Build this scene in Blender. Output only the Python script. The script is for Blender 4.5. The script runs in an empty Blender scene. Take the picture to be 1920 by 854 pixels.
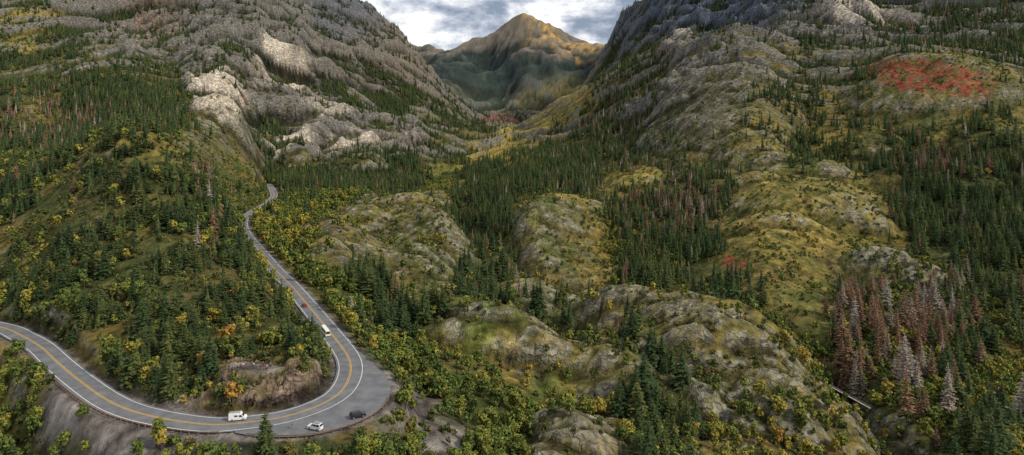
import bpy, bmesh, math, random, time
import numpy as np
from mathutils import Vector, Matrix
T0=time.time()
random.seed(5); rng=np.random.default_rng(7)
scene=bpy.context.scene
col=scene.collection
F=1144.0; VH=250.0; H=90.0

# ------------------------------------------------------------------ noise
def hsh(ix,iy,seed):
    n=(ix*374761393+iy*668265263+seed*1274126177)&0xffffffff
    n=((n^(n>>13))*1274126177)&0xffffffff
    return n^(n>>16)
def perlin(x,y,seed=0):
    xf=np.floor(x); yf=np.floor(y); ix=xf.astype(np.int64); iy=yf.astype(np.int64)
    fx=x-xf; fy=y-yf
    u=fx*fx*fx*(fx*(fx*6-15)+10); v=fy*fy*fy*(fy*(fy*6-15)+10)
    def g(a,b,dx,dy):
        an=hsh(ix+a,iy+b,seed)*(2*np.pi/4294967296.0)
        return np.cos(an)*dx+np.sin(an)*dy
    a=g(0,0,fx,fy); b=g(1,0,fx-1,fy); c=g(0,1,fx,fy-1); d=g(1,1,fx-1,fy-1)
    return (a*(1-u)+b*u)*(1-v)+(c*(1-u)+d*u)*v*1.0
def fbm(x,y,wl,octs,seed=0,gain=0.5):
    s=0;a=1;t=0
    for i in range(octs):
        s=s+a*perlin(x/wl+17.3*i,y/wl-9.1*i,seed+i); t+=a; a*=gain; wl*=0.5
    return s/t*1.6
def sstep(a,b,x):
    t=np.clip((x-a)/(b-a),0,1); return t*t*(3-2*t)
def lerp(a,b,t): return a+(b-a)*t
def blur(a,r):
    for ax in(0,1):
        p=np.pad(a,[(r+1,r) if k==ax else (0,0) for k in(0,1)],mode='edge'); c=np.cumsum(p,axis=ax); n_=a.shape[ax]
        hi=np.take(c,np.arange(2*r+1,2*r+1+n_),axis=ax); lo=np.take(c,np.arange(0,n_),axis=ax); a=(hi-lo)/(2*r+1)
    return a

# ------------------------------------------------------------------ survey profiles: bearing -> (distance, angle below horizon)
P={
-300:[(80,1700),(150,1100),(200,880),(284,640),(317,575),(380,480),(500,360),(700,270),(900,210),(1200,170),(1600,90),(2200,-40),(3000,-150),(11000,-100)],
0:[(80,1600),(150,1150),(200,900),(240,740),(284,612),(320,540),(380,450),(450,370),(540,310),(620,300),(780,265),(900,205),(1000,165),(1150,180),(1400,130),(1800,60),(2300,-20),(3000,-120),(11000,-50)],
60:[(900,200),(1000,170),(1150,190)],
120:[(80,1600),(150,1100),(200,850),(238,683),(260,620),(300,530),(360,430),(420,350),(480,300),(560,285),(700,270),(850,250),(1000,228),(1250,160),(1700,80),(2200,0),(3000,-100)],
240:[(80,1600),(130,1130),(170,880),(200,765),(225,690),(260,600),(300,510),(350,420),(400,330),(440,262),(480,236),(600,275),(800,250),(1000,200),(1300,150),(1700,90),(2200,20),(2800,-60),(11000,0)],
360:[(80,1600),(130,1150),(170,880),(189,795),(205,742),(225,690),(260,600),(300,520),(350,430),(400,350),(440,305),(480,285),(560,306),(700,295),(900,250),(1050,225),(1300,190),(1700,110),(2200,30),(2700,-40)],
440:[(80,1600),(130,1150),(167,880),(188,798),(195,770),(200,735),(206,702),(216,690),(240,660),(260,620),(300,540),(350,470),(400,415),(450,400),(590,422),(664,400),(750,370),(850,345),(1000,305),(1150,235),(1300,200),(1600,130),(2100,30),(2700,-40),(4000,-60)],
500:[(80,1600),(130,1150),(165,880),(191,790),(198,760),(203,725),(209,698),(219,686),(245,648),(280,588),(320,545),(370,512),(429,490),(500,455),(600,422),(700,396),(829,375),(1000,350),(1144,338),(1250,310),(1400,250),(1600,180),(1900,100),(2300,30),(2800,-30),(11000,50)],
560:[(80,1600),(130,1150),(165,885),(175,855),(196,775),(204,735),(211,695),(222,675),(245,648),(290,605),(343,550),(400,512),(500,462),(600,428),(750,390),(900,365),(1100,335),(1250,315),(1500,250),(1700,190),(2000,110),(2400,50),(2900,5),(3400,-5)],
600:[(205,757),(212,715),(222,683),(240,655),(270,635),(302,597)],
640:[(80,1600),(130,1150),(165,885),(187,800),(205,752),(229,700),(264,640),(300,598),(360,545),(450,490),(550,440),(700,395),(900,360),(1100,340),(1300,320),(1500,270),(1800,190),(2100,130),(2500,75),(2900,40),(3300,18),(4500,70)],
700:[(80,1600),(130,1170),(165,895),(187,805),(210,740),(234,692),(262,662),(300,638),(350,596),(450,530),(550,475),(650,425),(750,385),(850,376),(1000,365),(1200,335),(1400,310),(1600,270),(1900,210),(2300,145),(2700,100),(3100,62),(3500,45),(4500,90),(11000,120)],
760:[(80,1650),(130,1200),(160,980),(190,860),(215,785),(250,720),(300,662),(370,600),(450,540),(560,480),(680,420),(780,380),(900,385),(1050,370),(1250,335),(1450,300),(1700,260),(2000,225),(2400,175),(2800,130),(3200,95),(3600,92),(4500,120)],
820:[(80,1650),(150,1050),(190,880),(220,790),(260,715),(300,665),(350,610),(420,560),(520,505),(620,450),(720,402),(800,395),(900,395),(1100,360),(1300,342),(1600,300),(1900,265),(2300,225),(2800,180),(3200,165),(3600,162),(4500,180),(6400,118),(9000,108)],
880:[(80,1650),(150,1080),(190,900),(220,820),(260,740),(300,680),(340,622),(400,590),(480,555),(560,530),(640,495),(730,465),(850,430),(1000,390),(1200,350),(1500,315),(1900,285),(2300,265),(2800,240),(3200,218),(3800,230),(4500,222),(5000,190),(5600,135),(6300,95),(9000,130)],
940:[(80,1650),(150,1100),(190,920),(220,840),(260,760),(300,690),(335,628),(380,620),(440,585),(520,545),(600,500),(700,465),(780,430),(900,390),(1100,350),(1400,318),(1900,278),(2500,258),(3200,248),(4000,240),(4500,232),(5000,205),(5500,155),(6000,100),(6300,82),(6700,84),(9000,130)],
980:[(5200,155),(5800,100),(6200,76),(6600,84)],
1000:[(80,1650),(190,930),(220,850),(260,780),(300,700),(330,635),(370,640),(440,600),(520,540),(600,500),(680,440),(760,398),(850,380),(1000,345),(1300,310),(1700,280),(2300,244),(3000,262),(3800,250),(4500,232),(5000,185),(5500,125),(6000,88),(6200,77),(6500,80)],
1060:[(80,1650),(150,1150),(190,950),(215,860),(240,800),(260,795),(300,740),(340,680),(370,655),(420,640),(480,580),(560,540),(640,490),(720,430),(800,385),(880,370),(1000,340),(1300,295),(1700,250),(2200,190),(2700,215),(3500,230),(4500,215),(5200,155),(5700,105),(6100,82),(7000,95)],
1120:[(6000,98),(7000,112)],
1140:[(80,1650),(150,1150),(200,930),(240,830),(280,770),(320,700),(360,665),(400,630),(450,568),(520,560),(600,520),(700,470),(800,400),(900,350),(1050,325),(1300,270),(1600,210),(2000,140),(2600,170),(3300,140),(3800,92),(5000,120),(9000,140)],
1240:[(80,1650),(150,1150),(200,940),(240,850),(290,760),(340,690),(380,630),(430,595),(500,560),(600,520),(700,450),(800,390),(900,335),(1050,290),(1250,220),(1500,160),(1800,106),(2400,130),(3000,65),(3500,5),(4500,-10)],
1340:[(80,1650),(150,1150),(200,950),(240,870),(280,790),(320,705),(360,640),(420,600),(500,565),(600,500),(700,440),(820,370),(950,300),(1100,230),(1250,170),(1450,125),(1700,95),(2300,100),(2800,30),(3400,-60),(11000,0)],
1440:[(80,1650),(200,960),(240,880),(280,810),(320,725),(360,655),(420,600),(500,540),(600,460),(700,400),(820,350),(950,290),(1100,210),(1250,150),(1400,95),(1800,90),(2300,60),(2800,-20),(3400,-80)],
1560:[(80,1650),(200,980),(240,905),(290,830),(330,765),(370,700),(420,640),(480,580),(560,510),(650,440),(740,380),(850,340),(1000,270),(1150,180),(1350,120),(1700,50),(2200,20),(3000,-80)],
1680:[(80,1650),(200,1000),(250,900),(300,820),(350,760),(400,690),(460,610),(530,540),(600,490),(700,430),(800,370),(900,310),(1000,240),(1100,160),(1200,115),(1500,95),(1900,40),(2500,-20),(11000,0)],
1800:[(80,1650),(200,1000),(250,900),(300,830),(360,750),(420,680),(500,590),(570,520),(650,450),(750,380),(850,310),(950,240),(1050,160),(1150,120),(1450,80),(1900,20),(2500,-60)],
1920:[(80,1650),(200,1000),(260,880),(320,800),(380,730),(450,650),(520,570),(600,490),(700,400),(800,330),(900,260),(1000,180),(1150,125),(1400,80),(1800,0),(2500,-80)],
2250:[(80,1650),(200,980),(320,780),(450,620),(600,460),(800,300),(1000,160),(1400,50),(1800,-50),(2500,-150),(11000,-50)],
}
pts=[(u,math.log(y),v) for u,l in P.items() for (y,v) in l]
pu=np.array([p[0] for p in pts],float); pt=np.array([p[1] for p in pts]); pv=np.array([p[2] for p in pts],float)
KS=2.2/F
cx=pu*KS; cy=pt
def ker(r2): return r2*np.log(r2+1e-9)
n=len(pts)
A=np.zeros((n+3,n+3)); D2=(cx[:,None]-cx)**2+(cy[:,None]-cy)**2
A[:n,:n]=ker(D2)+np.eye(n)*0.0015
A[:n,n]=1;A[:n,n+1]=cx;A[:n,n+2]=cy;A[n,:n]=1;A[n+1,:n]=cx;A[n+2,:n]=cy
base_v=lambda u,t: 250+ 90*F/np.exp(t)
rhs=np.zeros(n+3); rhs[:n]=pv-base_v(pu,pt)
W=np.linalg.solve(A,rhs)
NS,NT=940,960
sv=np.linspace(-1.0,1.0,NS)
tk=np.array([math.log(95),math.log(900),math.log(3800),math.log(11000)]); nk=np.array([0,400,800,NT-1])
tv=np.interp(np.arange(NT),nk,tk)
S,T=np.meshgrid(sv,tv); Yg=np.exp(T); Xg=S*Yg; Ug=960+F*S
gx=(Ug*KS).ravel(); gy=T.ravel(); out=np.empty(gx.size)
CH=30000
for i in range(0,gx.size,CH):
    a=gx[i:i+CH].astype(np.float32); b=gy[i:i+CH].astype(np.float32)
    d=(a[:,None]-cx.astype(np.float32))**2+(b[:,None]-cy.astype(np.float32))**2
    out[i:i+CH]=(d*np.log(d+1e-9))@W[:n].astype(np.float32)+W[n]+W[n+1]*a+W[n+2]*b
Vg=out.reshape(NT,NS)+250+90*F/Yg
Z=H-(Vg-VH)/F*Yg

# ------------------------------------------------------------------ land cover survey
CON="""240:7 600:5 720:6 1200:0 1560:5 1920:7
120:5 260:7 330:4 440:5 640:4 800:7 1140:2 1500:6 1640:3 1920:7
60:4 220:8 300:5 460:7 700:4 820:6 1100:4 1240:8 1300:1 1380:7 1500:1 1640:5 1920:6
340:8 480:8 600:1 680:3 740:6 840:5 1060:6 1100:1 1250:9 1480:1 1640:3 1700:1 1860:1 1920:3
140:5 350:9 440:1 490:8 640:2 740:6 860:7 1000:7 1120:1 1250:9 1480:1 1640:4 1880:1 1920:2
140:4 360:9 480:1 520:7 720:3 880:7 980:6 1070:1 1200:9 1400:1 1640:4 1920:2
150:7 320:4 480:2 530:7 700:1 760:6 810:1 940:9 1040:1 1180:9 1350:1 1480:3 1920:4
260:4 340:3 500:1 570:6 720:2 880:9 960:1 1180:9 1300:5 1480:2 1640:6 1920:8
400:6 500:2 800:9 870:0 1120:9 1250:1 1360:8 1500:2 1640:2 1920:9
420:6 500:2 600:3 680:1 830:1 970:9 1110:2 1360:9 1680:1 1920:9
450:6 540:3 850:1 970:9 1120:1 1340:9 1660:1 1920:9
460:6 560:2 870:1 960:9 1140:1 1230:5 1350:8 1700:1 1920:9
480:6 600:3 890:0 990:7 1170:1 1330:8 1600:1 1780:1 1920:8
180:7 300:4 500:6 560:3 640:3 720:8 860:1 950:5 1160:1 1430:8 1550:1 1640:4 1780:1 1920:7
180:7 300:5 540:6 640:1 770:8 860:1 1060:5 1310:1 1400:7 1560:1 1680:4 1920:5
90:1 600:6 690:1 830:8 1000:0 1180:3 1400:0 1560:2 1780:6 1920:5
90:2 600:6 750:1 840:5 1110:0 1200:4 1500:0 1560:2 1780:6 1920:4
120:2 400:6 600:1 800:0 1210:0 1270:4 1540:0 1600:2 1780:6 1920:3
140:2 420:6 560:1 900:0 1190:0 1280:6 1560:0 1640:0 1780:6 1920:2
80:2 400:0 960:0 1160:0 1290:7 1580:0 1700:1 1920:4
360:1 500:3 720:3 960:0 1170:0 1310:7 1600:1 1720:0 1920:4
360:2 500:4 720:4 960:1 1170:0 1310:7 1600:1 1720:0 1920:4"""
ROCK="""80:1 240:4 600:8 700:6 1200:0 1560:9 1660:7 1920:5
120:2 240:4 640:8 800:6 1140:3 1500:8 1640:8 1920:3
60:2 220:2 460:6 700:8 820:6 1100:2 1240:1 1300:8 1380:2 1500:3 1920:4
340:2 480:4 640:8 700:6 840:5 1060:3 1240:1 1480:6 1640:5 1920:5
140:1 350:1 480:8 640:8 740:3 860:3 1120:1 1240:1 1480:8 1640:5 1880:5 1920:4
140:1 360:1 480:8 720:7 880:2 1000:3 1180:1 1400:8 1640:5 1920:5
320:1 480:6 530:2 700:7 760:3 810:8 950:1 1170:1 1350:8 1480:5 1920:3
340:2 500:4 720:6 900:1 1180:1 1480:6 1920:2
500:2 800:1 860:0 1120:1 1250:4 1500:5 1640:5 1920:1
500:2 680:3 850:7 970:1 1110:6 1360:2 1680:5 1920:1
470:3 540:5 880:7 960:1 1130:6 1340:1 1660:5 1920:1
470:3 560:5 900:7 950:2 1130:6 1350:1 1700:4 1920:1
480:3 600:5 890:7 980:3 1170:6 1330:1 1600:3 1780:7 1920:1
200:2 400:4 600:2 720:2 860:6 950:4 1180:7 1430:1 1560:1 1780:8 1920:1
600:2 770:0 860:5 1060:6 1330:7 1400:2 1920:2
600:2 820:0 1000:6 1180:7 1400:7 1540:3 1920:2
400:3 600:4 840:1 900:5 960:5 1120:7 1220:6 1500:7 1560:5 1920:2
400:3 620:7 840:1 960:3 1220:7 1280:5 1540:7 1620:7 1920:2
400:2 620:7 700:2 900:1 1080:2 1210:7 1280:5 1560:8 1640:8 1920:2
400:1 620:4 820:3 960:1 1010:1 1160:8 1280:3 1590:8 1700:7 1920:2
400:1 820:2 1000:1 1170:9 1300:3 1600:6 1720:7 1920:2
400:1 820:2 1000:1 1170:9 1300:3 1600:6 1720:7 1920:2"""
BUSH="""120:4 240:2 1920:1
120:4 240:2 1920:1
120:3 1920:1
1920:1
1920:1
1920:1
320:2 1920:1
500:2 1920:1
500:2 800:1 860:5 1920:1
440:2 500:4 600:7 680:8 850:1 1500:1 1920:1
450:2 560:8 850:2 1920:1
460:2 590:8 900:2 1130:1 1230:9 1340:2 1920:1
480:2 610:8 900:1 1180:2 1290:8 1920:1
80:6 540:3 660:8 900:2 1430:1 1600:2 1780:4 1920:3
110:9 540:3 670:9 1320:2 1600:2 1780:5 1920:4
110:9 600:4 730:9 830:3 1400:2 1560:6 1920:5
110:9 200:7 600:4 670:6 800:8 840:5 1120:2 1220:3 1500:2 1920:6
140:9 250:9 420:5 600:5 700:1 870:8 1220:2 1500:2 1920:6
120:9 280:9 420:5 600:4 760:1 930:9 1000:5 1290:4 1560:2 1650:3 1920:9
90:9 400:1 720:3 820:2 990:9 1010:5 1290:4 1580:2 1700:3 1920:9
90:9 220:2 340:2 400:5 640:8 780:8 860:4 1000:9 1170:1 1310:6 1600:6 1720:4 1920:9
90:9 220:3 340:5 640:9 800:9 860:6 1000:9 1170:1 1310:6 1600:6 1720:4 1920:9"""
def parse(txt):
    M=np.zeros((22,96))
    for r,line in enumerate(txt.split('\n')):
        c0=0
        for tok in line.split():
            e,v=tok.split(':'); c1=int(round(int(e)/20)); M[r,c0:c1]=float(v)/9; c0=c1
    return M
def sample(M,u,v):
    x=np.clip(u/20-0.5,0,94.999); y=np.clip(v/40-0.5,0,20.999)
    i=x.astype(int); j=y.astype(int); fx=x-i; fy=y-j
    return (M[j,i]*(1-fx)+M[j,i+1]*fx)*(1-fy)+(M[j+1,i]*(1-fx)+M[j+1,i+1]*fx)*fy
wu=fbm(Xg/Yg*300,T*300,30,4,50)*34; wv=fbm(Xg/Yg*300,T*300,30,4,60)*24
V0=Vg.copy()
mcon=sample(parse(CON),Ug+wu,V0+wv); mrock=sample(parse(ROCK),Ug+wu,V0+wv); mbush=sample(parse(BUSH),Ug+wu,V0+wv)
def blob(lst):
    r=np.zeros_like(S)
    for (u,v,ru,rv,a) in lst:
        d=((Ug+wu*0.8-u)/ru)**2+((V0+wv*0.8-v)/rv)**2
        r=np.maximum(r,a*np.exp(-d*d*0.7))
    return r

# ------------------------------------------------------------------ knolls and long whaleback ridges (bearing, distance, half length, half width, height, heading)
domes=[(1000,332,74,26,13,-0.22),(1170,300,44,22,10,-0.35),(1410,330,74,36,15,-.35),(1290,350,50,22,10,-.3),(1085,236,20,18,9,0),(800,660,130,62,14,-0.6),(680,540,90,40,12,-.6),(740,760,90,50,12,-.4),
(1110,450,110,26,14,-0.28),(1260,415,70,24,11,-.35),(1050,790,66,80,15,-.3),(1520,760,130,80,20,-.3),(1340,1150,150,180,40,0.3),(1750,1090,150,110,22,-.1),
(1690,560,54,30,15,-.2),(555,1330,48,70,28,0),(670,1330,64,80,30,0),(880,350,40,16,8,-.35),(1665,312,22,20,12,0),(1625,570,34,20,10,-.2),
(970,395,46,15,8,-.3),(1300,400,48,20,9,-.3),(640,640,50,50,9,-.4),(830,550,60,34,11,-.6),(420,1150,60,70,26,0),(1420,950,80,50,20,-.3),(1190,950,60,50,16,-.2),
(1520,290,40,22,10,-.35),(1250,330,30,15,7,-.2),(1390,290,36,18,8,-.3),(870,630,60,30,11,-.6),(1120,560,60,26,11,-.3),(1010,520,50,22,9,-.4),(1600,980,70,50,20,-.2),(1870,900,60,60,18,0),
(590,480,40,34,6,-.4),(720,600,40,24,6,-.5),(960,720,34,26,8,-.3),(1440,680,60,28,10,-.3),(1600,700,54,30,12,.1),(1500,880,70,34,14,-.3),(230,440,26,20,6,0),(330,330,18,12,4,.3),(1750,820,80,40,14,-.3),(1350,840,70,34,12,-.3),(1600,860,70,30,12,-.3)]
for (u,y0,rx,ry,h,rot) in domes:
    x0=(u-960)/F*y0; c,s_=math.cos(rot),math.sin(rot)
    dx=Xg-x0; dy=Yg-y0
    m=(abs(dx)<max(rx,ry)*1.9)&(abs(dy)<max(rx,ry)*1.9)
    ddx=dx[m];ddy=dy[m]
    wob=1+0.26*fbm(Xg[m],Yg[m],max(rx,ry)*0.9,4,int(u))
    r2=((ddx*c+ddy*s_)/rx)**2+((-ddx*s_+ddy*c)/ry)**2
    r2=r2*wob*wob
    Z[m]+=h*(np.clip(1-r2,0,1)**0.7)*(1+.2*np.clip(ddx/rx,-1,1))-h*.08*np.exp(-(np.sqrt(r2)-1.12)**2*30)
# ------------------------------------------------------------------ multi-scale relief
far=sstep(800,1500,Yg); pk=sstep(4700,5400,Yg)
rough=0.30+0.95*mrock
rough=np.maximum(rough,sstep(1200,2400,Yg)*0.85)
celly=np.gradient(tv)[:,None]*Yg
det=np.zeros_like(Z)
for k,wl in enumerate([900,450,225,112,56,28,14,7,3.5]):
    w=np.clip((Yg/wl-1.7)/3,0,1)*np.clip(wl/(celly*1.7)-0.4,0,1)
    wx=Xg+0.35*wl*perlin(Xg/wl/1.4,Yg/wl/1.4,500+k); wy=Yg+0.35*wl*perlin(Xg/wl/1.4+5,Yg/wl/1.4,520+k)
    nz=perlin(wx/wl+3.1*k,wy/wl+7.7*k,100+k)
    rid=0.45-2.2*np.abs(nz)
    val=lerp(nz*1.3,rid,np.clip(far*(0.5+mrock*0.6),0,1))
    det+=w*wl*lerp(0.050,0.15 if wl>200 else (.14 if wl>50 else .20),far)*val*rough*(1+.3*pk)
gul=np.zeros_like(Z); strk=0
for wl,am in((330,.30),(150,.34),(70,.36),(34,.30)):
    w=np.clip(wl/(celly*1.7)-0.4,0,1)
    a_=Yg+0.9*np.abs(Xg)+wl*.30*fbm(Xg,Yg,wl*2,2,700)
    nz=perlin(np.abs(Xg)/(wl*2.6),a_/wl,710+wl)
    gul+=w*am*wl*(.40-2.0*np.abs(nz)); strk=strk+(.3-np.abs(nz))
gul*=sstep(950,1700,Yg)*(1-pk)*np.clip(.4+mrock,0,1)
det+=gul
px0,py0=(980-960)/F*6200,6200.
pr=np.hypot(Xg-px0,(Yg-py0)*.8); pa_=np.arctan2(Xg-px0,-(Yg-py0))
rr=np.minimum(pr,1400)
det+=pk*(rr*(.06*(.4-2*np.abs(perlin(pa_*2.0+3+.5*fbm(Xg,Yg,500,3,799),pr/700,801)))+.04*(.4-2*np.abs(perlin(pa_*5+.6*fbm(Xg,Yg,300,3,797),pr/300,802))))+300*np.exp(-pr/300))
zz=Z+det+.12*Xg+30*fbm(Xg,Yg,300,3,811)
for p_ in (120,50,22):
    fr=(zz/p_)%1.0; det+=p_*.35*(np.clip((fr-.6)/.2,0,1)-fr)*sstep(1000,1700,Yg)*(1-pk*.6)*np.clip(mrock*1.3-.2,0,1)*sstep(-.3,.4,fbm(Xg,Yg,160,3,815))
ang=0.6; xa=Xg*math.cos(ang)+Yg*math.sin(ang); ya=-Xg*math.sin(ang)+Yg*math.cos(ang)
xw=xa+6*fbm(Xg,Yg,30,3,820); yw=ya+6*fbm(Xg,Yg,30,3,830)
fiss=np.ones_like(Z)
for wl,am in ((60,1.2),(26,1.7),(11,1.5),(5,1.0)):
    w=np.clip(wl/(celly*2)-0.4,0,1)*(1-far)
    nz=np.abs(perlin(xw/(wl*2.6),yw/wl,300+int(wl)))
    det+=w*am*(np.minimum(nz,0.4)**.8*2.4-0.55)*mrock**1.2*1.25
    if wl in(26,11): fiss*=lerp(1,sstep(.0,.08,nz),w)
Z+=det
def catmull(P,step=2.0):
    P=[np.array(p,float) for p in P]; P=[2*P[0]-P[1]]+P+[2*P[-1]-P[-2]]; o=[]
    for i in range(1,len(P)-2):
        L=np.linalg.norm(P[i+1]-P[i]); m=max(2,int(L/step))
        for j in range(m):
            t=j/m
            o.append(0.5*((2*P[i])+(-P[i-1]+P[i+1])*t+(2*P[i-1]-5*P[i]+4*P[i+1]-P[i+2])*t*t+(-P[i-1]+3*P[i]-3*P[i+1]+P[i+2])*t**3))
    o.append(P[-2]); return np.array(o)
def resample(C,step):
    d=np.r_[0,np.cumsum(np.linalg.norm(np.diff(C,axis=0),axis=1))]
    m=int(d[-1]/step); q=np.linspace(0,d[-1],m+1)
    return np.stack([np.interp(q,d,C[:,k]) for k in range(C.shape[1])],1)
def g2w(u,v,z=0.0):
    y=F*(H-z)/(v-VH); return ((u-960)/F*y,y)
def distfield(C,mask):
    dd=np.full(Z.shape,1e6); xs=Xg[mask];ys=Yg[mask]; r=np.empty(xs.size)
    for i in range(0,xs.size,20000):
        q=(xs[i:i+20000,None]-C[:,0])**2+(ys[i:i+20000,None]-C[:,1])**2
        r[i:i+20000]=np.sqrt(q.min(1))
    dd[mask]=r; return dd
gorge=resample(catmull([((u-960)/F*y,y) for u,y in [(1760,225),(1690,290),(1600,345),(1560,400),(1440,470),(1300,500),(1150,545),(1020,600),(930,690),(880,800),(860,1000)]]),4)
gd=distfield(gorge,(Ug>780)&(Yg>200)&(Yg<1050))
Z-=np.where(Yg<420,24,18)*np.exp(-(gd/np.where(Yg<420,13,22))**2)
# ------------------------------------------------------------------ road
RP=[(-420,565),(-260,577),(-120,592),(0,614),(40,630),(75,650),(110,682),(150,715),(200,750),(250,772),(320,788),(400,797),(470,792),(530,783),(580,768),(620,750),(645,728),(657,700),(655,675),(640,650),(620,625),(600,600),(575,570),(545,535),(515,505),(490,475),(465,445),(455,425),(458,410),(472,398),(492,387),(508,376),(514,365),(509,354),(503,345)]
road=resample(catmull([g2w(u,v) for u,v in RP],3),2.5)
HWR=5.2
rmask=(Ug<860)&(Yg<1500)&(Yg>140)
rd=distfield(road,rmask)
TP=[(440,812),(480,818),(530,820),(590,816),(650,801),(695,781),(722,757),(732,730),(723,706),(700,683),(668,655),(648,655),(650,700),(630,735),(590,760),(520,785),(450,797)]
tpoly=np.array([g2w(u,v) for u,v in TP])
def polydist(poly,xs,ys):
    d=np.full(xs.shape,1e9); ins=np.zeros(xs.shape,bool); m=len(poly)
    for i in range(m):
        a=poly[i];b=poly[(i+1)%m]; e=b-a
        t=np.clip(((xs-a[0])*e[0]+(ys-a[1])*e[1])/(e@e),0,1)
        d=np.minimum(d,np.hypot(xs-a[0]-t*e[0],ys-a[1]-t*e[1]))
        c=((a[1]>ys)!=(b[1]>ys))&(xs<(b[0]-a[0])*(ys-a[1])/(b[1]-a[1]+1e-12)+a[0]); ins^=c
    return np.where(ins,-d,d)
td=np.full(Z.shape,1e6); td[rmask]=polydist(tpoly,Xg[rmask],Yg[rmask])
rdd=np.minimum(rd-HWR,td)
cut=blob([(520,720,130,50,1),(440,748,80,36,.9)])*(Yg<300)
cn_=0
for wl,am in((11,2.6),(5,1.8),(2.4,1.0)):
    cn_=cn_+am*(np.floor((fbm(Xg+Z*.5,Yg,wl,2,int(850+wl*3))+.8)*3)/3-.6)
Z=Z+cn_*np.clip(cut*1.3,0,1)
marg=1.0+Yg*0.003
blend=sstep(0,1,(rdd-marg)/np.where((Z>1)&(Yg<300),5.0,9+Yg*0.006))
Z=np.where(rdd<500,lerp(-0.25-Yg*0.0006,Z,blend),Z)
ZP=7.6
ox,oy=g2w(474,690,ZP)
od=np.hypot((Xg-ox)/9.5,(Yg-oy)/4.5)
pad=1-sstep(0.85,1.35,od); Z=lerp(Z,ZP,pad)

# ------------------------------------------------------------------ slope / visibility
Zs=np.gradient(Z,sv,axis=1); Zt=np.gradient(Z,tv,axis=0)
Zx=Zs/Yg; Zy=Zt/Yg-S*Zx; slope=np.hypot(Zx,Zy)
E=(Z-H)/Yg; runmax=np.maximum.accumulate(E,axis=0)
cav=np.clip((E-blur(E,4))*F/2.2,-1,1); cav2=np.clip((E-blur(E,14))*F/7,-1,1)  # crease and ridge masks, used to paint occlusion into the ground tint
def zat(x,y):
    s=(x/y-sv[0])/(sv[1]-sv[0]); t=np.interp(math.log(y),tv,np.arange(NT))
    i=int(s);j=int(t);fx=s-i;fy=t-j
    return (Z[j,i]*(1-fx)+Z[j,i+1]*fx)*(1-fy)+(Z[j+1,i]*(1-fx)+Z[j+1,i+1]*fx)*fy
def hit(u,v):
    s=(u-960)/F; i=int((s-sv[0])/(sv[1]-sv[0])); vc=VH-E[:,i]*F
    j=int(np.argmax(vc<=v)); y=math.exp(tv[j]); return s*y,y,zat(s*y,y)
# ------------------------------------------------------------------ ground colour
n1=fbm(Xg,Yg,70,5,1); n2=fbm(Xg,Yg,14,4,2); n3=fbm(Xg,Yg,300,4,3); n4=fbm(Xg,Yg,25,4,4); n5=fbm(Xg,Yg,6,3,5)
left=(Ug<640)&(Yg<620)
def C(r,g,b): return np.array([r,g,b])
def mixc(a,b,f): return a+(b-a)*f[...,None]
def full(c): return np.broadcast_to(c,Z.shape+(3,)).copy()
colr=mixc(full(C(.095,.105,.032)),full(C(.25,.185,.05)),sstep(-.3,.5,n1+0.3*n3+.25*n2))
colr=mixc(colr,full(C(.065,.085,.025)),sstep(-.05,.45,n4)*0.65)
colr=mixc(colr,full(C(.23,.13,.065)),sstep(.1,.55,fbm(Xg,Yg,40,4,9))*0.4)
colr=mixc(colr,full(C(.23,.145,.08)),left*sstep(.05,.45,fbm(Xg,Yg,28,4,19))*.65)
colr=mixc(colr,full(C(.04,.046,.019)),sstep(.35,.75,mcon)*np.where(left,.3,.7))
mead=blob([(830,338,38,12,1),(640,372,50,18,.8),(900,672,35,50,.7),(1000,740,50,30,.4)])
colr=mixc(colr,full(C(.16,.19,.038)),np.clip(mead*(.8+.6*n2),0,1))
gold=blob([(1450,118,60,30,.8),(1040,200,60,35,.9),(1090,165,70,40,.9),(1000,275,60,22,.9),(70,45,80,14,.9),(20,95,60,12,.8),(1560,250,60,60,.5),(1500,420,140,70,.5),(1030,650,100,20,.5),(920,310,60,20,.8),(1180,330,60,20,.6),(100,290,80,14,.6)])
colr=mixc(colr,full(C(.34,.25,.06)),np.clip(gold*sstep(-.4,.2,n2+.6*n4),0,1))
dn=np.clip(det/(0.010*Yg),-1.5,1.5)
rockm=sstep(.42,.62,mrock*0.72+0.26*(slope-.60)+0.30*n2+0.26*n4+0.03+.10*dn*far-.13*(1-fiss)+.18*cav*(.3+far))
rockm=lerp(rockm,rockm*.45,sstep(-.1,.4,n5+.5*n2)*(1-far))
rock=mixc(full(C(.115,.11,.075)),full(C(.265,.245,.18)),sstep(-.4,.5,fbm(xa*.5,ya*2.2,22,5,12)+.5*cav))
rock=mixc(rock,full(C(.215,.185,.062)),sstep(-.35,.3,fbm(Xg,Yg,18,4,13)-.4*cav)*0.78)
rock=mixc(rock,full(C(.07,.066,.045)),(1-fiss)*.6)
frock=mixc(full(C(.030,.030,.028)),full(C(.185,.175,.155)),sstep(-1.0,1.0,.4*dn+.8*cav+.8*n2+.4*cav2+.6*strk+.3*n4))
frock=mixc(frock,full(C(.14,.12,.06)),sstep(.1,.5,n4+.4*n1)*.5)
rock=mixc(rock,frock,far*0.94)
pale=blob([(410,200,42,42,1),(440,228,36,20,.8),(515,125,30,35,.7),(540,165,45,32,.7),(620,225,50,25,.3),(545,285,45,16,.7),(660,285,45,14,.5),(1260,108,34,14,.6),(1600,45,60,26,.45)])  # paler bare rock, with patches of sunlight painted into its colour
rock=mixc(rock,full(C(.62,.54,.43)),np.clip(pale*(.25+.9*n2+.4*dn+.7*cav),0,.92))
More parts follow.
